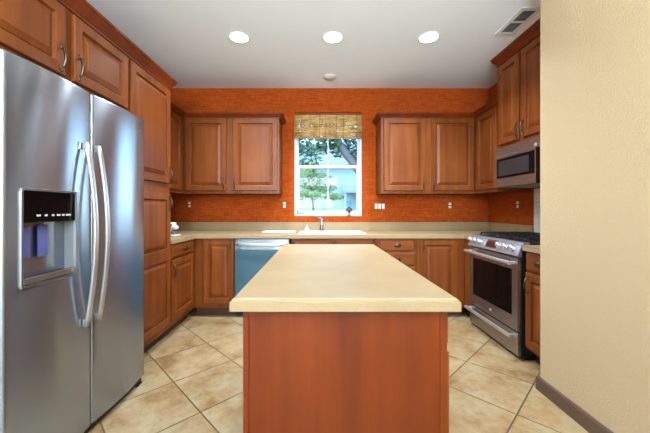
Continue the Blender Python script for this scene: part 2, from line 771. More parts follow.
def pull(parent, x, z, y=-.0205, L=.105):
    """upright arched pull with leaf-shaped ends"""
    bm = bmesh.new()
    pts, rad = [], []
    for k in range(15):
        s = k / 14
        zz = z + (s - .5) * L
        out = .006 + .018 * math.sin(PI * s) ** .6
        pts.append((x, y - out, zz))
        rad.append(.0048 + .0034 * math.sin(PI * s))
    tube(bm, pts, rad, 8)
    for sg in (-1, 1):
        zc = z + sg * L / 2
        lathe(bm, [(.0095, 0), (.0095, -.003), (.006, -.008), (.002, -.0095)], (x, y, zc), 'y', 12)
        tube(bm, [(x, y - .003, zc), (x, y - .003, zc + sg * .016), (x, y - .002, zc + sg * .024)], [.008, .006, .001], 8)
    return obj('handle', bm, 'nickel', parent)


def oval_knob(parent, x, z, y=-.0205):
    bm = bmesh.new()
    n = 16
    rings = []
    for r, h in [(.10, 0), (.16, -.003), (.10, -.008), (.09, -.014), (.55, -.018), (.9, -.021), (1, -.025), (.85, -.030), (.4, -.033), (.001, -.0335)]:
        rings.append([bm.verts.new((x + .037 * r * math.cos(2 * PI * k / n), y + h, z + .022 * r * math.sin(2 * PI * k / n))) for k in range(n)])
    for a, b in zip(rings, rings[1:]):
        for k in range(n):
            bm.faces.new((a[k], a[(k + 1) % n], b[(k + 1) % n], b[k])).smooth = True
    bm.faces.new(rings[0][::-1])
    bm.faces.new(rings[-1])
    return obj('knob', bm, 'nickel', parent)


def cabinet(name, label, loc, rz, w, d, z0, z1, fronts, group=None, toe=False, lip=.018, cat='cabinet', side_panel=False, toe_h=.105):
    """local frame: x along the front, front plane at y=0 (doors stand out to -y), carcass towards +y"""
    t = thing(name, label, cat, (loc[0], loc[1], 0), rz, group)
    p = .018
    y0 = .0195
    bz = z0 + lip
    bm = boxes((0, p, y0, d, z0, z1), (w - p, w, y0, d, z0, z1), (p, w - p, d - .008, d, z0, z1),
               (p, w - p, y0, d - .008, bz, bz + p), (p, w - p, y0, d - .008, z1 - p, z1))
    obj('body', bm, 'wood', t)
    us = sorted({0, w} | {round(f[k] + s, 4) for f in fronts for k, s in ((1, .012), (2, -.012))})
    vs = sorted({z0, z1} | {round(f[k] + s, 4) for f in fronts for k, s in ((3, .012), (4, -.012))})
    holes = [(f[1] + .012, f[2] - .012, f[3] + .012, f[4] - .012) for f in fronts]

    def filled(i, j):
        u, v = (us[i] + us[i + 1]) / 2, (vs[j] + vs[j + 1]) / 2
        return not any(a < u < b and c < v < e for a, b, c, e in holes)
    bm = bmesh.new()
    cells(bm, us, vs, filled, 0, .019, 'xz')
    obj('face_frame', bm, 'wood', t)
    for f in fronts:
        kind, a, b, c, e = f[:5]
        opt = f[5] if len(f) > 5 else {}
        if kind == 'door':
            o = obj('door', door_mesh(a, b, c, e, panels=opt.get('panels'), rail=opt.get('rail', .056)), 'wood', t)
            o.location = (0, -.0008, 0)
            if 'pull' in opt:
                pull(o, *opt['pull'])
        else:
            o = obj('drawer' if opt.get('knob', True) else 'false_drawer_front', drawer_mesh(a, b, c, e), 'wood_h', t)
            o.location = (0, -.0008, 0)
            if opt.get('knob', True):
                oval_knob(o, (a + b) / 2, (c + e) / 2)
    if toe:
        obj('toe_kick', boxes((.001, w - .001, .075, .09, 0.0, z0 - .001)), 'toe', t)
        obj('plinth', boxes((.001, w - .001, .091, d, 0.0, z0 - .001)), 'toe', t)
    return t


R90 = PI / 2
XF = -1.365   # face plane of the left run
YF = 3.36     # face plane of the back run
CT = .912     # worktop height
CB = .872     # worktop underside
# --- left run (faces +x): local x = world y - start
Y0 = 1.135
cabinet('over_fridge_cabinet', 'two-door cherry wood wall cabinet above the stainless refrigerator', (XF, Y0), R90, 1.050, .57, 1.875, 2.30,
        [('door', .03, .491, 1.905, 2.272, {'pull': (.491 - .028, 1.99)}), ('door', .551, 1.030, 1.905, 2.272, {'pull': (.551 + .028, 1.99)})])
obj('side_panel', boxes((0, .018, .0, .57, .0, 1.8745)), 'wood', bpy.data.objects['over_fridge_cabinet'])
Y1 = 2.187
t = cabinet('pantry_cabinet', 'tall two-door cherry wood pantry cabinet beside the refrigerator', (XF, Y1), R90, .610, .57, .105, 2.30,
            [('door', .012, .597, 1.425, 2.272, {'pull': (.597 - .024, 1.50)}),
             ('door', .012, .597, .155, 1.335, {'panels': [(.211, .735), (.835, 1.279)], 'pull': (.597 - .024, 1.245)})], toe=True)
Y2 = 2.799
cabinet('base_cabinet', 'cherry wood base cabinet with one drawer and door, next to the tall pantry', (XF, Y2), R90, .555, .57, .105, .870,
        [('drawer', .012, .512, .735, .862), ('door', .012, .512, .155, .715, {'pull': (.012 + .032, .62)})], toe=True)
cabinet('wall_cabinet', 'single-door cherry wood wall cabinet in the left corner, half hidden by the pantry', (-1.605, 2.80), R90, .825, .335, 1.377, 2.30,
        [('door', .35, .765, 1.413, 2.262)])
# --- back run (faces -y)
cabinet('base_cabinet', 'single-door cherry wood base cabinet left of the blue-fronted dishwasher', (XF + .003, YF), 0, .440, .585, .105, .870,
        [('door', .103, .435, .155, .862, {'pull': (.435 - .030, .795)})], toe=True)
cabinet('sink_base_cabinet', 'cherry wood sink base cabinet under the white sink', (-.292, YF), 0, .912, .585, .105, .870,
        [('false', .025, .438, .735, .862, {'knob': False}), ('false', .490, .902, .735, .862, {'knob': False}),
         ('door', .025, .438, .155, .715), ('door', .490, .902, .155, .715)], toe=True)
cabinet('drawer_base_cabinet', 'cherry wood base cabinet of stacked drawers right of the sink', (.625, YF), 0, .458, .585, .105, .870,
        [('drawer', .045, .440, .732, .862), ('drawer', .045, .440, .573, .713), ('drawer', .045, .440, .375, .560), ('drawer', .045, .440, .155, .362)], toe=True)
cabinet('base_cabinet', 'single-door cherry wood base cabinet in the back corner left of the range', (1.087, YF), 0, .525, .585, .105, .870,
        [('door', .036, .446, .155, .858, {'pull': (.036 + .032, .790)})], toe=True)
obj('corner_filler', boxes((.528, .546, -.190, -.001, .105, .870)), 'wood', bpy.data.objects['base_cabinet.002'])
obj('filler_toe', boxes((.585, .60, -.190, .074, .0, .104)), 'toe', bpy.data.objects['base_cabinet.002'])
YU = 3.625
cabinet('wall_cabinet', 'two-door cherry wood wall cabinet on the back wall left of the window', (-1.600, YU), 0, 1.137, .325, 1.377, 2.30,
        [('door', .030, .515, 1.413, 2.268, {'pull': (.515 - .028, 1.50)}), ('door', .590, 1.120, 1.413, 2.268, {'pull': (.590 + .028, 1.50)})])
cabinet('wall_cabinet', 'two-door cherry wood wall cabinet on the back wall right of the window', (.750, YU), 0, 1.110, .325, 1.377, 2.30,
        [('door', .030, .525, 1.413, 2.268, {'pull': (.525 - .028, 1.50)}), ('door', .590, 1.095, 1.413, 2.268, {'pull': (.590 + .028, 1.50)})])
# --- right run (faces -x): local x = start - world y
cabinet('wall_cabinet', 'single-door cherry wood wall cabinet in the right corner beside the microwave', (1.868, 3.950), -R90, .785, .340, 1.377, 2.30,
        [('door', .375, .780, 1.413, 2.262)])
cabinet('over_range_cabinet', 'tall two-door cherry wood wall cabinet above the microwave', (1.868, 3.160), -R90, .762, .340, 1.812, 2.700,
        [('door', .020, .345, 1.842, 2.645, {'pull': (.345 - .026, 1.93)}), ('door', .385, .742, 1.842, 2.645, {'pull': (.385 + .026, 1.93)})])
cabinet('base_cabinet', 'cherry wood base cabinet with drawer and door, between range and beige wall', (1.630, 2.382), -R90, .355, .570, .105, .870,
        [('drawer', .012, .343, .722, .862), ('door', .012, .343, .130, .705, {'pull': (.012 + .030, .62)})], toe=True)

# --- crown mouldings
def crown(name, label, path, z0, z1, side, out=.052):
    h = z1 - z0
    pr = [(.001, z0), (.012, z0), (.012, z0 + .18 * h), (.017, z0 + .20 * h), (.022, z0 + .34 * h), (.030, z0 + .46 * h),
          (out - .010, z0 + .64 * h), (out - .007, z0 + .74 * h), (out - .007, z0 + .80 * h), (out, z0 + .82 * h), (out, z1), (.001, z1)]
    bm = bmesh.new()
    sweep(bm, path, pr, side)
    return tag(obj(name, bm, 'wood_red'), label, 'crown moulding')


crown('crown_moulding', 'cherry wood crown moulding along the top of refrigerator cabinet and pantry',
      [(XF, Y0), (XF, 2.797), (-1.53, 2.797)], 2.285, 2.378, -1)
crown('crown_moulding', 'cherry wood crown moulding atop the wall cabinets left of the window',
      [(-1.605, 2.87), (-1.605, YU), (-.463, YU), (-.463, 3.955)], 2.272, 2.325, -1)
crown('crown_moulding', 'cherry wood crown moulding atop the wall cabinets right of the window',
      [(.750, 3.955), (.750, YU), (1.868, YU), (1.868, 3.166)], 2.272, 2.325, -1)
crown('crown_moulding', 'cherry wood crown moulding touching the ceiling above the microwave cabinet',
      [(2.21, 3.160), (1.868, 3.160), (1.868, 2.398)], 2.662, 2.757, -1)

# --- worktops
def soften(bm, z, off=.005):
    ed = [e for e in bm.edges if all(abs(v.co.z - z) < 1e-4 for v in e.verts) and len(e.link_faces) == 2 and
          abs(e.link_faces[0].normal.dot(e.link_faces[1].normal)) < .3]
    bmesh.ops.bevel(bm, geom=ed, offset=off, segments=3, profile=.5, affect='EDGES')


YCF, XCF = YF - .030, XF + .030
SX0, SX1, SY0, SY1 = -.205, .525, 3.455, 3.80       # sink cut-out
us = [XL + .002, XCF, SX0, SX1, 1.60, XR - .002]
vs = [2.800, 3.194, YCF, SY0, SY1, YB - .002]
def fl(i, j):
    if j == 0: return i == 0
    if j == 1: return i in (0, 4)
    return not (i == 2 and j == 3)
bm = bmesh.new()
cells(bm, us, vs, fl, CB, CT)
bm.normal_update()
soften(bm, CT)
wt = tag(obj('worktop', bm, 'counter'), 'sand-coloured U-shaped worktop with backsplash running along the back wall', 'worktop')
obj('backsplash', boxes((XL + .003, XR - .003, YB - .022, YB - .003, CT + .0005, 1.022), (XL + .003, XL + .022, 2.802, YB - .023, CT + .0005, 1.022),
    (XR - .022, XR - .003, 3.13, YB - .023, CT + .0005, 1.022)), 'counter', wt)
bm = bmesh.new()
cells(bm, [1.598, XR - .010], [2.026, 2.388], lambda i, j: True, CB, CT)
bm.normal_update()
soften(bm, CT)
tag(obj('worktop', bm, 'counter'), 'short sand-coloured worktop between the range and beige wall', 'worktop')

# --- island
IX0, IX1, IY0, IY1 = -.281, .455, .968, 2.465
isl = thing('island_cabinet', 'cherry wood kitchen island base in the middle of the tiled floor', 'island', (0, 0, 0))
bx0, bx1, by0, by1 = -.246, .424, 1.000, 2.435
bm = boxes((bx0 + .02, bx1 - .02, by0 + .014, by1 - .004, .10, CB - .001))
obj('body', bm, 'wood', isl)
obj('end_panel', boxes((bx0 + .020, bx1 - .024, by0 + .003, by0 + .0115, .02, CB - .001)), 'wood_red', isl)
obj('corner_stile', boxes((bx0, bx0 + .0195, by0, by0 + .012, .0, CB - .001), bev=.002), 'wood_red', isl)
obj('corner_stile', boxes((bx1 - .0235, bx1, by0, by0 + .012, .0, CB - .001), bev=.002), 'wood_red', isl)
obj('side_panel', boxes((bx0 + .004, bx0 + .0195, by0 + .0125, by1 - .004, .02, CB - .001)), 'wood_y', isl)
obj('face_frame', boxes((bx1 - .0195, bx1 - .0065, by0 + .0125, by1 - .004, .10, CB - .001)), 'wood_y', isl)
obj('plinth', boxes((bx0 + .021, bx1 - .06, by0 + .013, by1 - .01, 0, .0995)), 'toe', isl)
for k in range(3):
    a = .036 + k * .462                       # local x runs towards the back wall
    b = a + .435
    for kind, c, e in (('drawer', .738, .855), ('door', .155, .722)):
        bmx = drawer_mesh(a, b, c, e) if kind == 'drawer' else door_mesh(a, b, c, e)
        o = obj(kind, bmx, 'wood_h' if kind == 'drawer' else 'wood', isl)
        o.rotation_euler = (0, 0, R90)
        o.location = (bx1 - .0058, by0 - .02, 0)
        if kind == 'drawer':
            oval_knob(o, (a + b) / 2, (c + e) / 2)
        else:
            pull(o, b - .03, .66)
bm = bmesh.new()
prev = None
for o, z in [(0, CB), (0, CT - .012), (.004, CT - .0105), (.0045, CT - .006), (.010, CT - .001), (.014, CT)]:
    r = [bm.verts.new(p) for p in ((IX0 + o, IY0 + o, z), (IX1 - o, IY0 + o, z), (IX1 - o, IY1 - o, z), (IX0 + o, IY1 - o, z))]
    if prev:
        for k in range(4):
            bm.faces.new((prev[k], prev[(k + 1) % 4], r[(k + 1) % 4], r[k]))
    else:
        bm.faces.new(r[::-1])
    prev = r
bm.faces.new(prev)
tag(obj('island_worktop', bm, 'counter'), 'large sand-coloured worktop lying on the kitchen island', 'worktop')

# ------------------------------------------------------------------ refrigerator
fr = thing('refrigerator', 'stainless steel side-by-side refrigerator with ice and water dispenser', 'refrigerator', (-1.255, 1.163, 0), R90)
FW = .954
obj('body', boxes((.004, FW - .004, 0, .655, .03, 1.785), bev=.004), 'dark_grey', fr)
ZB, ZT = .050, 1.812
DX0, DX1, DZ0, DZ1 = .064, .340, .878, 1.278


def fridge_door(x0, x1, hole=None):
    """bowed steel door skin with an optional rectangular hole"""
    bm = bmesh.new()
    w = x1 - x0
    base = [0, .004, .010, .018, .03] + [.03 + (w - .06) * k / 14 for k in range(1, 14)] + [w - .03, w - .018, w - .010, w - .004, w]
    us = [x0 + u for u in base]
    vs = [ZB, ZB + .004, ZB + .012] + [ZB + .012 + (ZT - ZB - .024) * k / 16 for k in range(1, 16)] + [ZT - .012, ZT - .004, ZT]
    if hole:
        us = sorted([u for u in us if min(abs(u - hole[0]), abs(u - hole[1])) > .006] + [hole[0], hole[1]])
        vs = sorted([v for v in vs if min(abs(v - hole[2]), abs(v - hole[3])) > .03] + [hole[2], hole[3]])

    def depth(u, v):
        s = (u - x0) / w * 2 - 1
        bow = .016 * (1 - s * s)
        e = min(u - x0, x1 - u)
        ev = min(v - ZB, ZT - v)
        r = .010
        rd = lambda q: r - math.sqrt(max(0, r * r - max(0, r - q) ** 2))
        return -(.050 + bow - rd(e) - .5 * rd(ev))
    V = {}
    for i, u in enumerate(us):
        for j, v in enumerate(vs):
            V[i, j] = bm.verts.new((u, depth(u, v), v))
    for i in range(len(us) - 1):
        for j in range(len(vs) - 1):
            if hole and hole[0] - 1e-6 < us[i] and us[i + 1] < hole[1] + 1e-6 and hole[2] - 1e-6 < vs[j] and vs[j + 1] < hole[3] + 1e-6:
                continue
            bm.faces.new((V[i, j], V[i + 1, j], V[i + 1, j + 1], V[i, j + 1])).smooth = True
    bd = [(i, 0) for i in range(len(us))] + [(len(us) - 1, j) for j in range(1, len(vs))] + \
         [(i, len(vs) - 1) for i in range(len(us) - 2, -1, -1)] + [(0, j) for j in range(len(vs) - 2, 0, -1)]
    back = [bm.verts.new((us[i], -.004, vs[j])) for i, j in bd]
    n = len(bd)
    for k in range(n):
        bm.faces.new((V[bd[k]], V[bd[(k + 1) % n]], back[(k + 1) % n], back[k])).material_index = 1  # edges coloured black to put shade into the gap between the doors
    bm.faces.new(back)
    return bm


def fridge_handle(door, x):
    bm = bmesh.new()
    pts = []
    for k in range(25):
        s = k / 24
        z = .600 + (1.536 - .600) * s
        out = .010 + .050 * math.sin(PI * s) ** .85
        pts.append((x, -.064 - out, z))
    tube(bm, pts, 1, 12, flat=(.0135, .007, (1, 0, 0)))
    for z, ps in ((.600, pts[0]), (1.536, pts[-1])):
        sg = 1 if z < 1 else -1
        box(bm, x - .010, x + .010, ps[1] - .003, -.0615, min(z, z + sg * .035), max(z, z + sg * .035), .003)
    return obj('handle', bm, 'bar', door)


dl = obj('freezer_door', fridge_door(0, .455, (DX0, DX1, DZ0, DZ1)), ['steel', 'black'], fr)
dr = obj('refrigerator_door', fridge_door(.463, FW), ['steel', 'black'], fr)
fridge_handle(dl, .392)
fridge_handle(dr, .478)
# dispenser: recess, black panel, paddles, tray, bright trim
yf = -.058
bm = bmesh.new()
F = lambda *p: bm.faces.new([bm.verts.new(q) for q in p])
a0, a1, c0, c1, yb = DX0 - .001, DX1 + .001, DZ0 - .001, DZ1 + .001, .050
F((a0, yf, c0), (a0, yf, c1), (a0, yb, c1), (a0, yb, c0))
F((a1, yf, c0), (a1, yb, c0), (a1, yb, c1), (a1, yf, c1))
F((a0, yf, c0), (a0, yb, c0), (a1, yb, c0), (a1, yf, c0))
F((a0, yf, c1), (a1, yf, c1), (a1, yb, c1), (a0, yb, c1))
F((a0, yb, c0), (a0, yb, c1), (a1, yb, c1), (a1, yb, c0))
obj('dispenser_recess', bm, 'grey', dl)
obj('control_panel', boxes((DX0 + .004, DX1 - .004, yf - .004, yf + .02, 1.140, DZ1 - .004), bev=.003), 'black_glass', dl)
for k, (xx, ww) in enumerate([(.130, .020), (.168, .016), (.204, .014), (.230, .022), (.258, .016), (.280, .034)]):
    bm = bmesh.new()
    n = max(3, int(ww / .005))
    hs_ = [(.006 if (q + k) % 3 else .0085) for q in range(n)]
    us = [xx]
    for q in range(n):
        us += [xx + q * .005 + .0034, xx + (q + 1) * .005]
    cells(bm, us[:-1], [1.166, 1.1675, 1.173, 1.1745], lambda i, j: (j == 0) or i % 2 == 0 and (j < 2 or (i // 2 + k) % 3 == 0), yf - .0050, yf - .0042, 'xz')
    obj('lettering', bm, 'silver_print', dl)
for xa in (.098, .184):
    bm = bmesh.new()
    box(bm, xa, xa + .050, -.020, -.012, .985, 1.125, .004)
    box(bm, xa + .012, xa + .038, -.014, .012, 1.09, 1.135, .004)
    obj('paddle', bm, 'paddle', dl)
bm = boxes((DX0 + .004, DX1 - .004, -.050, .048, .890, .902), bev=.002)
for k in range(12):
    box(bm, DX0 + .02 + k * .0215, DX0 + .030 + k * .0215, -.045, .04, .902, .906)
box(bm, DX0 + .004, DX1 - .004, -.066, -.050, .888, .915, .004)
obj('drip_tray', bm, 'steel_warm', dl)
bm = bmesh.new()
w = .007
cells(bm, [DX0 - .004, DX0 + w - .004, DX1 - w + .004, DX1 + .004], [DZ0 - .004, DZ0 + w - .004, DZ1 - w + .004, DZ1 + .004],
      lambda i, j: not (i == 1 and j == 1), -.0665, -.052, 'xz')
ed = [e for e in bm.edges if abs(e.verts[0].co.y - e.verts[1].co.y) > .01]
bmesh.ops.bevel(bm, geom=ed, offset=.004, segments=3, affect='EDGES')
obj('dispenser_trim', bm, 'bar', dl)
l = lamp('dispenser_lamp', 'POINT', (.20, .020, 1.110), (0, 0, 0), .22, (.45, .5, 1.0), shadow_soft_size=.01)
l.parent = dl
# maker's badge: small dark scroll
bm = bmesh.new()
pts = [(.872 + .005 * k, -.0585 - .001, 1.747 + .0045 * math.sin(k * 2.2)) for k in range(10)]
tube(bm, pts, .0016, 6)
tube(bm, [(.866, -.059, 1.742), (.89, -.0592, 1.7395), (.921, -.0585, 1.743)], .0012, 6)
obj('badge', bm, 'dark_grey', dr)
bm = boxes((.01, FW - .01, -.035, -.003, .010, .046), bev=.003)
for k in range(40):
    box(bm, .03 + k * .0225, .042 + k * .0225, -.038, -.034, .016, .038)
obj('base_grille', bm, 'black', fr)
obj('foot', boxes((FW - .07, FW - .015, -.045, .02, 0, .0095), bev=.002), 'black', fr)
obj('foot', boxes((.015, .07, -.045, .02, 0, .0095), bev=.002), 'black', fr)
obj('foot', boxes((FW - .07, FW - .015, .56, .62, 0, .0295), bev=.002), 'black', fr)
obj('foot', boxes((.015, .07, .56, .62, 0, .0295), bev=.002), 'black', fr)
obj('hinge_cover', boxes((FW - .12, FW - .02, -.003, .10, 1.7855, 1.815), bev=.004), 'dark_grey', fr)
obj('hinge_cover', boxes((.02, .12, -.003, .10, 1.7855, 1.815), bev=.004), 'dark_grey', fr)

# ------------------------------------------------------------------ dishwasher
dw = thing('dishwasher', 'stainless dishwasher with blue protective film on its door', 'dishwasher', (-.917, YF, 0), 0)
W = .606
obj('body', boxes((.003, W - .003, .01, .57, .10, .866)), 'black', dw)
obj('upper_panel', boxes((.006, W - .006, -.022, .009, .745, .862), bev=.004), 'steel', dw)
obj('door_panel', boxes((.006, W - .006, -.022, .009, .112, .743), bev=.004), 'film', dw)['label'] = 'blue filmed door panel'
bm = bmesh.new()
pts = [(.03 + (W - .06) * k / 16, -.030 - .034 * math.sin(PI * k / 16) ** .35, .807) for k in range(17)]
tube(bm, pts, 1, 12, flat=(.014, .009, (0, 0, 1)))
obj('handle', bm, 'bar', dw)
obj('toe_panel', boxes((.006, W - .006, .055, .068, .0, .098)), 'black', dw)

# ------------------------------------------------------------------ range
RW = .762
rg = thing('range', 'stainless slide-in gas range with black oven window and front knobs', 'range', (1.603, 3.162, 0), -R90)
# local x: 0 far .. RW near; -y = into the room
obj('body', boxes((.002, RW - .002, .0, .598, .03, .900)), 'black', rg)
obj('plinth', boxes((.01, RW - .01, .02, .59, .0, .0295)), 'black', rg)
bm = bmesh.new()
# oven door with window opening
cells(bm, [.004, .072, RW - .072, RW - .004], [.228, .337, .708, .808], lambda i, j: not (i == 1 and j == 1), -.032, -.002, 'xz')
od = obj('oven_door', bm, 'steel_warm', rg)
obj('oven_window', boxes((.0725, RW - .0725, -.030, -.006, .3375, .7075)), 'black_glass', od)


def bar_handle(parent, z, out, a, b, y0):
    bm = bmesh.new()
    tube(bm, [(a, y0 - out, z), (a + .01, y0 - out, z), (b - .01, y0 - out, z), (b, y0 - out, z)], 1, 12, flat=(.014, .011, (0, 0, 1)))
    for x in (a + .025, b - .025):
        box(bm, x - .014, x + .014, y0 - out + .002, y0, z - .011, z + .011, .003)
    return obj('handle', bm, 'bar', parent)


bar_handle(od, .768, .055, .012, RW - .012, -.0325)
bm = bmesh.new()
lathe(bm, [(.013, 0), (.013, -.002), (.010, -.003)], (RW * .5, -.0322, .278), 'y', 20)
obj('badge', bm, 'bar', od)
bm = boxes((.004, RW - .004, -.030, -.002, .034, .218), bev=.003)
ld = obj('drawer', bm, 'steel_warm', rg)
bar_handle(ld, .188, .050, .012, RW - .012, -.0305)
# slanted control panel
bm = bmesh.new()
sec = [(-.030, .816), (-.036, .824), (.016, .925), (.030, .931), (.06, .931), (.06, .9005), (-.001, .9005), (-.001, .816)]
ra = [bm.verts.new((-.028, y, z)) for y, z in sec]
rb = [bm.verts.new((RW + .004, y, z)) for y, z in sec]
for k in range(len(sec)):
    bm.faces.new((ra[k], ra[(k + 1) % len(sec)], rb[(k + 1) % len(sec)], rb[k]))
bm.faces.new(ra[::-1])
bm.faces.new(rb)
cp = obj('control_panel', bm, 'steel_panel', rg)
nv = Vector((0, -.101, .052)).normalized()          # outward normal of the sloped face
tv = Vector((0, .052, .101)).normalized()


def on_slope(x, s, h):
    return Vector((x, -.036, .824)) + tv * s + nv * h


for x in (.012, .095, .178, RW - .265, RW - .175, RW - .085):
    bm = bmesh.new()
    n = 18
    rings = []
    for r, h in [(.026, .0005), (.026, .006), (.020, .009), (.020, .038), (.017, .043), (.001, .0435)]:
        c = on_slope(x, .058, h)
        rings.append([bm.verts.new(c + Vector((1, 0, 0)) * r * math.cos(2 * PI * k / n) + tv * r * math.sin(2 * PI * k / n)) for k in range(n)])
    for a, b in zip(rings, rings[1:]):
        for k in range(n):
            bm.faces.new((a[k], a[(k + 1) % n], b[(k + 1) % n], b[k])).smooth = True
    bm.faces.new(rings[0][::-1])
    bm.faces.new(rings[-1])
    obj('knob', bm, 'bar', cp)
bm = bmesh.new()
pl = [(x, s) for x, s in ((.285, .022), (.450, .022), (.450, .094), (.285, .094))]
lo = [bm.verts.new(on_slope(x, s, .0004)) for x, s in pl]
hi = [bm.verts.new(on_slope(x, s, .003)) for x, s in pl]
for k in range(4):
    bm.faces.new((lo[k], lo[(k + 1) % 4], hi[(k + 1) % 4], hi[k]))
bm.faces.new(hi)
bm.faces.new(lo[::-1])
obj('display', bm, 'display', cp)
# cooktop, burners, grates
obj('cooktop', boxes((-.028, RW + .004, .061, .598, .9125, .928), bev=.003), 'black', rg)
for bx_, by_, r in ((.15, .19, .045), (.15, .45, .04), (.381, .32, .055), (RW - .15, .19, .05), (RW - .15, .45, .035)):
    bm = bmesh.new()
    lathe(bm, [(r * 1.25, 0), (r * 1.2, .006), (r, .008), (r, .014), (r * .9, .017), (r * .3, .018)], (bx_, by_, .9263), 'z', 20)
    obj('burner', bm, 'iron', rg)
for k in range(3):
    x0, x1 = .012 + k * .2475, .012 + k * .2475 + .242
    bm = bmesh.new()
    q = .006
    for x in (x0, (x0 + x1) / 2 - q, x1 - 2 * q):
        box(bm, x, x + 2 * q, .075, .585, .946, .960, .002)
    for y in (.075, .20, .32, .45, .573):
        box(bm, x0, x1, y, y + 2 * q, .946, .9595, .002)
    for x in (x0, x1 - 2 * q):
        for y in (.075, .32, .573):
            box(bm, x, x + 2 * q, y, y + 2 * q, .9263, .950, .001)
    obj('grate', bm, 'iron', rg)

# ------------------------------------------------------------------ microwave
mw = thing('microwave', 'stainless over-the-range microwave with black door glass', 'microwave', (1.862, 3.160, 0), -R90)
MZ0, MZ1 = 1.410, 1.806
obj('body', boxes((.003, RW - .003, .0, .345, MZ0 + .012, MZ1)), 'dark_grey', mw)
bm = bmesh.new()
cells(bm, [.004, .022, .575, .590], [MZ0 + .004, 1.500, 1.698, 1.712], lambda i, j: not (i == 1 and j == 1), -.026, -.001, 'xz')
md = obj('door', bm, 'steel_warm', mw)
obj('door_glass', boxes((.0225, .5745, -.0245, -.006, 1.5005, 1.6975)), 'black_glass', md)
obj('window', boxes((.058, .500, -.0258, -.0250, 1.525, 1.672)), 'smoke', md)
bm = bmesh.new()
box(bm, .548, .566, -.062, -.048, 1.52, 1.69, .004)
box(bm, .550, .564, -.049, -.0250, 1.525, 1.545, .002)
box(bm, .550, .564, -.049, -.0250, 1.665, 1.685, .002)
hb = bm
bm.free()
obj('control_panel', boxes((.592, RW - .004, -.026, -.001, MZ0 + .004, 1.712), bev=.002), 'black_glass', mw)
bm = boxes((.004, RW - .004, -.026, -.001, 1.714, MZ1), bev=.003)
for k in range(36):
    box(bm, .03 + k * .0195, .042 + k * .0195, -.0275, -.024, 1.717, 1.723)
obj('vent_strip', bm, 'steel_warm', mw)
bm = bmesh.new()
lathe(bm, [(.014, 0), (.014, -.003), (.010, -.005)], (.585, -.0262, 1.738), 'y', 18)
obj('badge', bm, 'bar', mw)
bm = boxes((.003, RW - .003, .0, .345, MZ0, MZ0 + .0115))
for k in range(20):
    box(bm, .10 + k * .026, .118 + k * .026, .05, .30, MZ0 - .003, MZ0)
obj('underside', bm, 'grey', mw)

# ------------------------------------------------------------------ sink, faucet, things on the worktop
bm = bmesh.new()
prev = None
cx, cy = (SX0 + SX1) / 2, (SY0 + SY1) / 2


def rr(hx, hy, r, z, ox=0, oy=0):
    out = []
    for qx, qy, a0 in ((1, 1, 0), (-1, 1, 90), (-1, -1, 180), (1, -1, 270)):
        for k in range(5):
            a = math.radians(a0 + 90 * k / 4)
            out.append(bm.verts.new((cx + ox + qx * (hx - r) + r * math.cos(a), cy + oy + qy * (hy - r) + r * math.sin(a), z)))
    return out


hx, hy = (SX1 - SX0) / 2, (SY1 - SY0) / 2
rg_ = [rr(hx + .022, hy + .03, .03, CT + .0006, 0, .008), rr(hx + .022, hy + .03, .03, CT + .006, 0, .008), rr(hx + .016, hy + .024, .03, CT + .010, 0, .008),
       rr(hx - .012, hy - .02, .05, CT + .009, 0, -.008), rr(hx - .02, hy - .028, .05, CT, 0, -.008), rr(hx - .035, hy - .04, .06, CT - .17, 0, -.008), rr(hx - .07, hy - .075, .05, CT - .18, 0, -.008)]
for a, b in zip(rg_, rg_[1:]):
    n = len(a)
    for k in range(n):
        bm.faces.new((a[k], a[(k + 1) % n], b[(k + 1) % n], b[k])).smooth = True
bm.faces.new(rg_[-1])
tag(obj('sink', bm, 'porcelain'), 'white drop-in sink set in the worktop below the window', 'sink')

fc = thing('faucet', 'short chrome faucet standing at the back of the white sink', 'faucet', (.045, 3.785, CT + .010))
bm = bmesh.new()
lathe(bm, [(.028, .0005), (.028, .010), (.022, .016), (.020, .10), (.023, .118), (.022, .135), (.012, .145)], (0, 0, 0), 'z', 20)
obj('body', bm, 'chrome', fc)
bm = bmesh.new()
tube(bm, [(0, -.015, .075), (0, -.06, .105), (0, -.11, .118), (0, -.145, .108), (0, -.155, .085)], [.014, .013, .012, .012, .012], 10)
obj('spout', bm, 'chrome', fc)
bm = bmesh.new()
tube(bm, [(0, 0, .142), (-.012, .006, .152), (-.035, .018, .162), (-.060, .028, .166)], [.011, .010, .008, .006], 10)
obj('lever', bm, 'chrome', fc)
sd = thing('soap_dispenser', 'small white soap dispenser on the sink rim left of the faucet', 'soap dispenser', (-.140, 3.790, CT + .010))
bm = bmesh.new()
lathe(bm, [(.022, .0005), (.024, .006), (.024, .040), (.018, .048), (.010, .050)], (0, 0, 0), 'z', 18)
obj('body', bm, 'white', sd)
bm = bmesh.new()
lathe(bm, [(.006, .0505), (.006, .064), (.012, .066), (.012, .072), (.003, .074)], (0, 0, 0), 'z', 12)
tube(bm, [(0, 0, .069), (0, -.02, .070), (0, -.032, .065)], [.005, .0045, .004], 8)
obj('pump', bm, 'white', sd)
bm = bmesh.new()
box(bm, -.660, -.268, 3.58, 3.80, CT + .002, CT + .014, .004)
for x in (-.64, -.29):
    for y in (3.60, 3.78):
        box(bm, x - .008, x + .008, y - .008, y + .008, CT + .0003, CT + .003, .001)
bm2 = bm
cb_ = tag(obj('cutting_board', bm2, 'cloth_white'), 'flat white board lying on the worktop left of the sink', 'board')

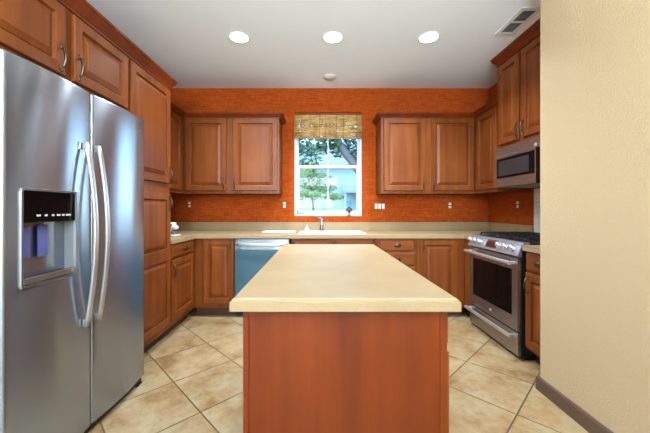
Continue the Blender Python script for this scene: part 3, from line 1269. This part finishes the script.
# small white machine beside the pantry
sm = thing('countertop_machine', 'small white machine with dark knobs on the left worktop beside the pantry', 'appliance', (-1.56, 3.20, CT), 0)
bm = boxes((-.09, .095, -.06, .07, .0005, .014), bev=.005)
obj('base', bm, 'cloth_white', sm)
bm = boxes((-.085, .01, -.045, .05, .0145, .085), bev=.010)
obj('column', bm, 'cloth_white', sm)
bm = boxes((-.088, .055, -.05, .055, .0855, .142), bev=.012)
box(bm, .035, .085, -.035, .04, .066, .108, .014)
obj('head', bm, 'cloth_white', sm)
for x, z, r in ((-.030, .108, .011), (.045, .118, .009), (-.02, .040, .010)):
    bm = bmesh.new()
    yk = -.0505 if z > .085 else -.0455
    lathe(bm, [(r, 0), (r, -.010), (r * .6, -.013)], (x, yk, z), 'y', 14)
    obj('knob', bm, 'dark_grey', sm)
bm = boxes((.02, .06, -.012, .012, .0145, .050), bev=.004)
obj('cup', bm, 'grey', sm)

# ------------------------------------------------------------------ bamboo shade
sh = thing('bamboo_shade', 'woven bamboo roman shade drawn up at the top of the window', 'window shade', ((WX0 + WX1) / 2, YB + .016, 2.44))
HWD = (WX1 - WX0) / 2 - .006
obj('headrail', boxes((-HWD, HWD, -.004, .016, -.022, -.001)), 'wood_h', sh)


def reeds(z0, z1, y, n, bow):
    bm = bmesh.new()
    for k in range(n):
        s = (k + .5) / n
        z = z1 + (z0 - z1) * s
        yy = y - bow * math.sin(PI * s)
        r = (z1 - z0) / n * (.49 + random.uniform(-.03, .10))
        dz = [random.uniform(-.0018, .0018) for _ in range(7)]
        pts = [(-HWD + 2 * HWD * q / 6 + (random.uniform(-.004, .004) if q in (0, 6) else 0), yy + random.uniform(-.0015, .0015), z + dz[q]) for q in range(7)]
        tube(bm, pts, [r * random.uniform(.85, 1.1) for _ in range(7)], 6)
    return bm


obj('reed_panel', reeds(-.178, -.024, -.006, 11, .005), 'bamboo', sh)
obj('folded_reeds', reeds(-.335, -.182, -.008, 11, .016), 'bamboo', sh)
for x in (-.34, -.11, -.03, .11, .20, .37):
    bm = bmesh.new()
    tube(bm, [(x, -.019, -.02), (x + .001, -.0255, -.10), (x, -.020, -.178), (x - .001, -.0365, -.25), (x, -.020, -.336)], .0022, 5)
    obj('cord', bm, 'cord', sh)

og = thing('window_ornament', 'small dark diamond-shaped ornament at the bottom right of the window', 'ornament', (.405, YB + .02, WZ0))
bm = bmesh.new()
hz = .083
ring = []
for k in range(16):
    a = 2 * PI * k / 16
    r = .052 if k % 4 == 0 else (.036 if k % 2 == 0 else .038)
    ring.append((r * math.cos(a), r * .86 * math.sin(a)))
fv = [bm.verts.new((x, -.004, hz + z)) for x, z in ring]
bv = [bm.verts.new((x, .004, hz + z)) for x, z in ring]
for k in range(16):
    bm.faces.new((fv[k], fv[(k + 1) % 16], bv[(k + 1) % 16], bv[k]))
bm.faces.new(fv)
bm.faces.new(bv[::-1])
box(bm, -.006, .006, -.004, .004, .012, hz - .03)
box(bm, -.025, .025, -.014, .014, .0005, .012, .003)
obj('diamond', bm, 'ornament', og)
bm = bmesh.new()
lathe(bm, [(.018, 0), (.016, -.004), (.006, -.007)], (0, -.0045, hz), 'y', 14)
obj('centre', bm, 'ornament_red', og)

# ------------------------------------------------------------------ outlets and switches
def outlet(label, loc, rz, cat='outlet', gangs=0, group=None):
    w = .036 if not gangs else .024 + .023 * gangs
    t = thing('outlet' if not gangs else 'light_switch', label, cat, loc, rz, group)
    obj('plate', boxes((-w, w, -.004, -.0004, -.057, .057), bev=.0015), 'orange', t)
    if not gangs:
        for z in (-.021, .021):
            bm = bmesh.new()
            box(bm, -.0165, .0165, -.007, -.0042, z - .014, z + .014, .002)
            o = obj('receptacle', bm, 'white', t)
            obj('slots', boxes((-.008, -.005, -.0076, -.0070, z - .005, z + .006), (.005, .008, -.0076, -.0070, z - .005, z + .006)), 'black', o)
    else:
        for k in range(gangs):
            x = (k - (gangs - 1) / 2) * .046
            obj('rocker', boxes((x - .0165, x + .0165, -.009, -.0042, -.033, .033), bev=.002), 'white', t)
    return t


KX = lambda px, d=3.955: (px - 318) * d / 305
outlet('white outlet on the orange back wall under the left wall cabinet', (KX(189.5), YB, 1.25), 0)
outlet('white outlet on the orange back wall just left of the window', (KX(284.5), YB, 1.245), 0)
outlet('white outlet on the orange back wall left of the range corner', (KX(450), YB, 1.238), 0)
outlet('white outlet on the orange right wall above the range', (XR, 2.22 * 305 / 200, 1.242), -R90)
outlet('row of three white rocker switches on the orange wall right of the window', (KX(379.7), YB, 1.228), 0, 'light switch', 3)

# ------------------------------------------------------------------ ceiling
def can(x, y, label, group=None, name='recessed_light'):
    t = thing(name, label, 'ceiling light', (x, y, ZC), 0, group)
    bm = bmesh.new()
    n = 28
    rings = []
    for r, h in [(.080, -.0006), (.092, -.0006), (.094, -.004), (.091, -.007), (.084, -.008), (.080, -.004)]:
        rings.append([bm.verts.new((r * math.cos(2 * PI * k / n), r * math.sin(2 * PI * k / n), h)) for k in range(n)])
    for i in range(len(rings)):
        a, b = rings[i], rings[(i + 1) % len(rings)]
        for k in range(n):
            bm.faces.new((a[k], a[(k + 1) % n], b[(k + 1) % n], b[k])).smooth = True
    obj('trim_ring', bm, 'white', t)
    bm = bmesh.new()
    lathe(bm, [(.0795, -.0006), (.0795, -.005), (.05, -.008), (.01, -.009)], (0, 0, 0), 'z', 24)
    obj('lens', bm, 'lens', t)
    l = lamp('lamp_glow', 'AREA', (0, 0, -.016), (0, 0, 0), CAN_W, CAN_COL, shape='DISK', size=.11, spread=math.radians(125))
    l.parent = t
    return t


can(-.720, 2.78, 'leftmost of three glowing round ceiling lights over the island')
can(.137, 2.78, 'middle of three glowing round ceiling lights over the island')
can(1.010, 2.78, 'rightmost of three glowing round ceiling lights over the island')
bm = bmesh.new()
lathe(bm, [(.085, -.0006), (.085, -.004), (.080, -.008), (.060, -.009), (.055, -.014), (.02, -.016)], (0, 0, 0), 'z', 28)
o = tag(obj('sprinkler_cover', bm, 'white'), 'round white cover plate on the ceiling near the back wall', 'ceiling plate')
o.location = (.140, 3.62, ZC)
vt = thing('ceiling_vent', 'white ceiling air vent with dark slots beside the microwave cabinet', 'vent', (1.665, 2.545, ZC))
bm = bmesh.new()
cells(bm, [-.085, -.050, .050, .085], [-.185, -.150, -.008, .008, .150, .185], lambda i, j: not (i == 1 and j in (1, 3)), -.008, -.0006, 'xy')
obj('frame', bm, 'white', vt)
obj('duct', boxes((-.0495, .0495, -.1495, .1495, -.0020, -.0008)), 'black', vt)
for k in range(7):
    for s in (-1, 1):
        y = s * (.022 + k * .019)
        obj('slat', boxes((-.049, .049, y - .002, y + .002, -.0075, -.0025)), 'grey', vt)

# ------------------------------------------------------------------ outside the window
tag(obj('lawn', boxes((-30, 40, YB + .2, 60, -.5, -.302)), 'lawn'), 'green lawn outside the kitchen window', 'lawn')


def leaves(blobs, n, size, flat=1.0):
    bm = bmesh.new()
    for _ in range(n):
        (cx, cy, cz), (rx, ry, rz) = random.choice(blobs)
        while True:
            p = Vector((random.uniform(-1, 1), random.uniform(-1, 1), random.uniform(-1, 1)))
            if .25 < p.length < 1:
                break
        c = Vector((cx + p.x * rx, cy + p.y * ry, cz + p.z * rz))
        u = Vector((random.gauss(0, 1), random.gauss(0, 1), random.gauss(0, .5))).normalized()
        w = u.orthogonal().normalized()
        w = (Matrix.Rotation(random.uniform(0, 6.3), 3, u) @ w)
        s = size * random.uniform(.6, 1.3)
        bm.faces.new([bm.verts.new(c + q) for q in (u * s, w * s * .45, -u * s, -w * s * .45)])
    return bm


# light young tree, layered branches
t = thing('young_tree', 'pale green small tree with layered foliage outside the window', 'tree', (-.20, 12, -.3))
bl = []
for (x, z, r, h) in ((-.05, 3.15, .30, .22), (-.25, 2.85, .45, .22), (.25, 2.75, .5, .2), (-.45, 2.45, .5, .2), (.1, 2.45, .6, .22), (.5, 2.30, .5, .16),
                     (-.3, 2.1, .7, .18), (.35, 2.02, .75, .16), (.8, 1.95, .45, .13), (-.6, 1.98, .5, .15)):
    bl.append(((x, 0, z), (r, r * .9, h)))
obj('foliage', leaves(bl, 5200, .050), 'leaf_light', t)
bm = bmesh.new()
tube(bm, [(0, 0, 0), (.02, 0, 1), (.0, 0, 2), (.03, 0, 3.0)], [.07, .06, .045, .02], 8)
for a, z in ((0.5, 1.75), (2.4, 1.8), (3.6, 2.2), (5.4, 2.3)):
    tube(bm, [(0, 0, z), (.35 * math.cos(a), .35 * math.sin(a), z + .3), (.6 * math.cos(a), .6 * math.sin(a), z + .45)], [.035, .02, .008], 6)
obj('trunk', bm, 'bark', t)
# dark overhanging tree
t = thing('shade_tree', 'big dark leafy tree with leaning trunk overhanging the window view', 'tree', (2.15, 9, -.3))
bm = bmesh.new()
tube(bm, [(.15, 0, .001), (.15, 0, .1), (-.1, 0, 1.2), (-.75, 0, 2.35), (-1.35, 0, 3.15), (-1.95, 0, 4.1), (-2.2, 0, 4.8)], [.20, .19, .17, .13, .11, .09, .05], 10)
tube(bm, [(-.75, 0, 2.35), (-.2, .3, 3.0), (.3, .4, 4.0)], [.1, .08, .05], 8)
obj('trunk', bm, 'bark', t)
bl = [((x, y, z), (.75, .6, .42)) for x, y, z in ((-2.7, 0, 3.05), (-2.3, .3, 3.5), (-1.7, .2, 3.55), (-1.1, .3, 3.4), (-.6, .3, 3.15), (-.2, .2, 3.3), (-2.8, .2, 4.0), (-1.9, .3, 4.2), (-1, 0, 4.1), (0, 0, 4), (-.3, .2, 2.9))]
obj('foliage', leaves(bl, 4200, .085), 'leaf_dark', t)
# neighbour's house
hs = thing('neighbor_house', 'pale neighbouring house with grey porch roof behind the trees', 'house', (0, 20, -.3))
obj('wall', boxes((-9, 6.4, 0, 6, 0, 4.3)), 'house', hs)
bm = bmesh.new()
v = [bm.verts.new(p) for p in ((-9.4, -.5, 4.2), (6.8, -.5, 4.2), (6.8, 3, 6.2), (-9.4, 3, 6.2), (-9.4, -.5, 4.35), (6.8, -.5, 4.35), (6.8, 3, 6.35), (-9.4, 3, 6.35))]
for f in ((0, 1, 2, 3), (4, 7, 6, 5), (0, 4, 5, 1), (2, 6, 7, 3), (0, 3, 7, 4), (1, 5, 6, 2)):
    bm.faces.new([v[k] for k in f])
obj('roof', bm, 'house_roof', hs)
bm = bmesh.new()
v = [bm.verts.new(p) for p in ((1.5, -1.6, 2.45), (6, -1.6, 2.45), (6, -.01, 2.85), (1.5, -.01, 2.85), (1.5, -1.6, 2.6), (6, -1.6, 2.6), (6, -.01, 3.0), (1.5, -.01, 3.0))]
for f in ((0, 1, 2, 3), (4, 7, 6, 5), (0, 4, 5, 1), (2, 6, 7, 3), (0, 3, 7, 4), (1, 5, 6, 2)):
    bm.faces.new([v[k] for k in f])
obj('porch_roof', bm, 'house_roof', hs)
for x in (1.65, 2.55):
    obj('porch_post', boxes((x - .06, x + .06, -1.5, -1.38, 0, 2.45)), 'house', hs)
obj('shutter', boxes((.25, .62, -.05, -.005, 1.0, 1.85)), 'teal', hs)
obj('shutter', boxes((1.75, 2.15, -.05, -.005, .9, 2.0)), 'teal', hs)

# repeats share a group
for o in list(bpy.data.objects):
    if o.parent is None and 'label' in o:
        st = o.name.split('.')[0]
        gname = {'recessed_light': 'recessed ceiling lights', 'outlet': 'wall outlets', 'wall_cabinet': 'cherry wall cabinets',
                 'base_cabinet': 'cherry base cabinets', 'crown_moulding': 'crown mouldings'}.get(st)
        if gname:
            o['group'] = gname
